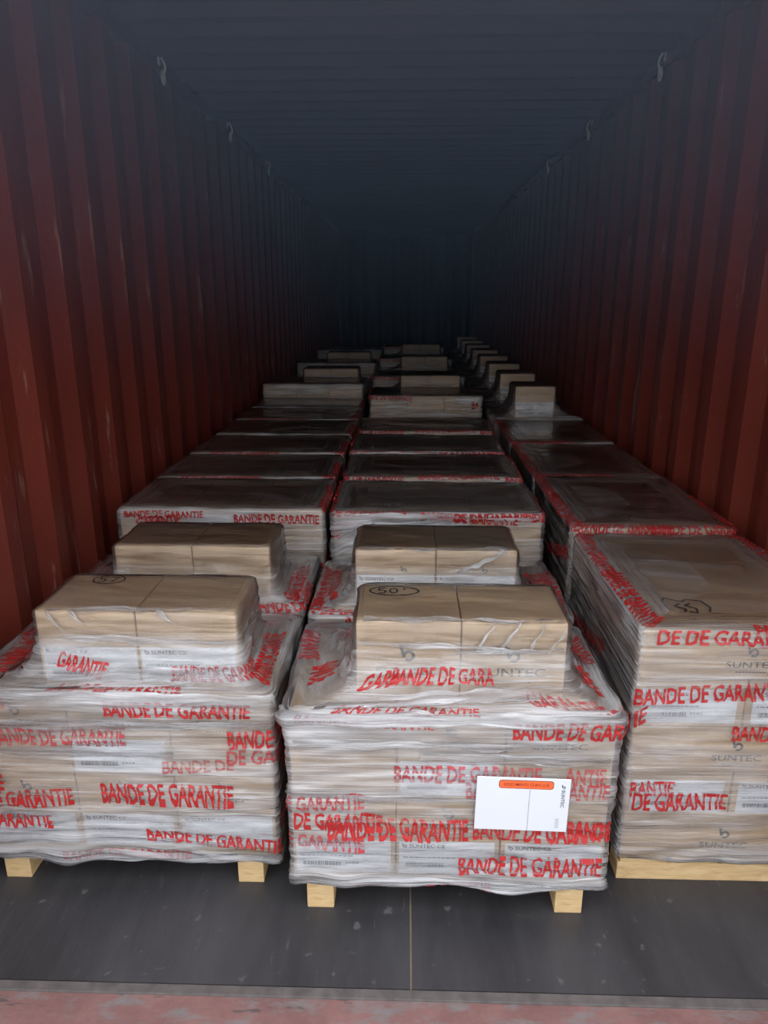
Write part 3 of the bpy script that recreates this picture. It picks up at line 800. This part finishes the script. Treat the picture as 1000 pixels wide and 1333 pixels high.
mk = obj('marker_writing', marker_mesh('G', False, 0.11, 0.006, 4), r1, (-0.125, 0.14, 0.7062)); mk.rotation_euler = (0, 0, 0.05)
r2 = flat_narrow(2.285, 'second narrow wrapped pallet with thin marker strokes on its flat top', 9, [
    T(BDG, 0.02, 0.690, 0.30, 0.05), T(BDG, 0.25, 0.688, 0.33, 0.045), T(BDG, -0.34, 0.700, 0.36, 0.055), T(BDG, -0.70, 0.700, 0.36, 0.05), T(BDG, -0.34, 0.5, 0.33, 0.045, 0.1), T(BDG, 0.535, 0.705, 0.36, 0.05)], 0.715)
mk = obj('marker_writing', marker_mesh('57', False, 0.06, 0.004, 6), r2, (-0.07, 0.12, 0.7162))
r3 = flat_narrow(3.01, 'third narrow wrapped pallet from the door with bare flat top', 10, [
    T(BDG, 0.02, 0.695, 0.30, 0.04), T(BDG, -0.34, 0.700, 0.36, 0.05), T(BDG, -0.70, 0.700, 0.36, 0.05)], faces=False)

# ---- the rest of the three rows, copies
ORD = ['', 'first', 'second', 'third', 'fourth', 'fifth', 'sixth', 'seventh', 'eighth', 'ninth', 'tenth', 'eleventh', 'twelfth', 'thirteenth', 'fourteenth', 'fifteenth', 'sixteenth']
m4 = flat_wide(XM + 0.01, 2.98, 'dim flat wrapped pallet, fourth from the door in middle row', G_MID, 11, rim(0.705, 6, 2), faces=False)
l4 = flat_wide(XL + 0.015, 2.955, 'dim flat wrapped wide pallet by the wall, fourth from the door', G_WIDE, 12, [T(BDG, 0.70, 0.69, 0.33, 0.045), T(BDG, 0.1, 0.69, 0.33, 0.03)], faces=False)
copy_pallet(m3, XM, 3.49, 'dim flat wrapped pallet, fifth from the door in middle row', G_MID)
copy_pallet(m4, XM + 0.01, 4.05, 'dim flat wrapped pallet, sixth from the door in middle row', G_MID)
for k in range(5, 9):
    copy_pallet(l4 if k % 2 else l3, XL + 0.015, 2.955 + 0.49 * (k - 4), 'dim flat wrapped wide pallet by the wall, %s from the door' % ORD[k], G_WIDE)
# taller loads and box-topped loads deeper in
m7 = flat_wide(XM + 0.03, 4.88, 'taller wrapped pallet with pale glossy front film, seventh in middle row', G_MID, 13, rim(0.79, 2, 3) + [T('BA', 0.67, 0.70, 0.05, 0.05)], top=0.79, layers=6, hb=0.42, faces=False)
l9 = flat_wide(XL, 5.42, 'taller wrapped wide pallet by the wall, ninth from the door', G_WIDE, 14, [], top=0.80, layers=6, hb=0.40, faces=False)
root = m8 = pallet(XM, 5.48, 'wrapped pallet carrying a brown box pair, eighth in middle row', G_MID)
load_wide(root, 5, 0.705, seed=15, faces=False); bx = (-0.14, 0.30, 0.03, 0.26)
for i in range(2): carton(root, -0.14 + 0.11 + 0.22 * i, 0.03, 0.706, 0.22, 0.23, 0.15)
film_with(root, Film(W, D, keys_box(W, D, 0.705, 0.085, bx, 0.857, 0.30, 0.10), 15), [T('BANDE', -0.02, 0.66, 0.12, 0.04)], 0.02, 0.014)
l10 = copy_pallet(m8, XL, 5.97, 'wrapped wide pallet by the wall carrying a box pair, tenth from the door', G_WIDE)
for k in range(9, 16):
    copy_pallet((m7, m3, m8)[k % 3], XM, 5.48 + 0.56 * (k - 8), 'wrapped pallet lost in shade, %s from the door in middle row' % ORD[k], G_MID)
for k in range(11, 16):
    copy_pallet((l9, l10, l4)[k % 3], XL + 0.02, 5.97 + 0.56 * (k - 10), 'wrapped wide pallet by the wall in deep shade, %s from the door' % ORD[k], G_WIDE)
copy_pallet(r3, XR, 3.735, 'fourth narrow wrapped pallet from the door with bare flat top', G_NAR)
root = r5 = pallet(XR, 4.455, 'narrow wrapped pallet with one pale box standing on it, fifth from the door', G_NAR)
load_narrow(root, 0.705, seed=16, faces=False); bx = (-0.138, 0.105, 0.05, 0.29)
c = carton(root, -0.0165, 0.05, 0.706, 0.243, 0.24, 0.195)
obj('shipping_label', LABELS[1], c, (0.0, 0.0006, 0.008))
film_with(root, Film(0.52, 0.685, keys_box(0.52, 0.685, 0.705, 0.068, bx, 0.902, 0.22, 0.08), 16), [], 0.018, 0.012)
for k in range(6, 13):
    copy_pallet(r5, XR, 4.46 + 0.73 * (k - 5), 'narrow wrapped pallet with one box on it, %s from the door' % ORD[k], G_NAR)
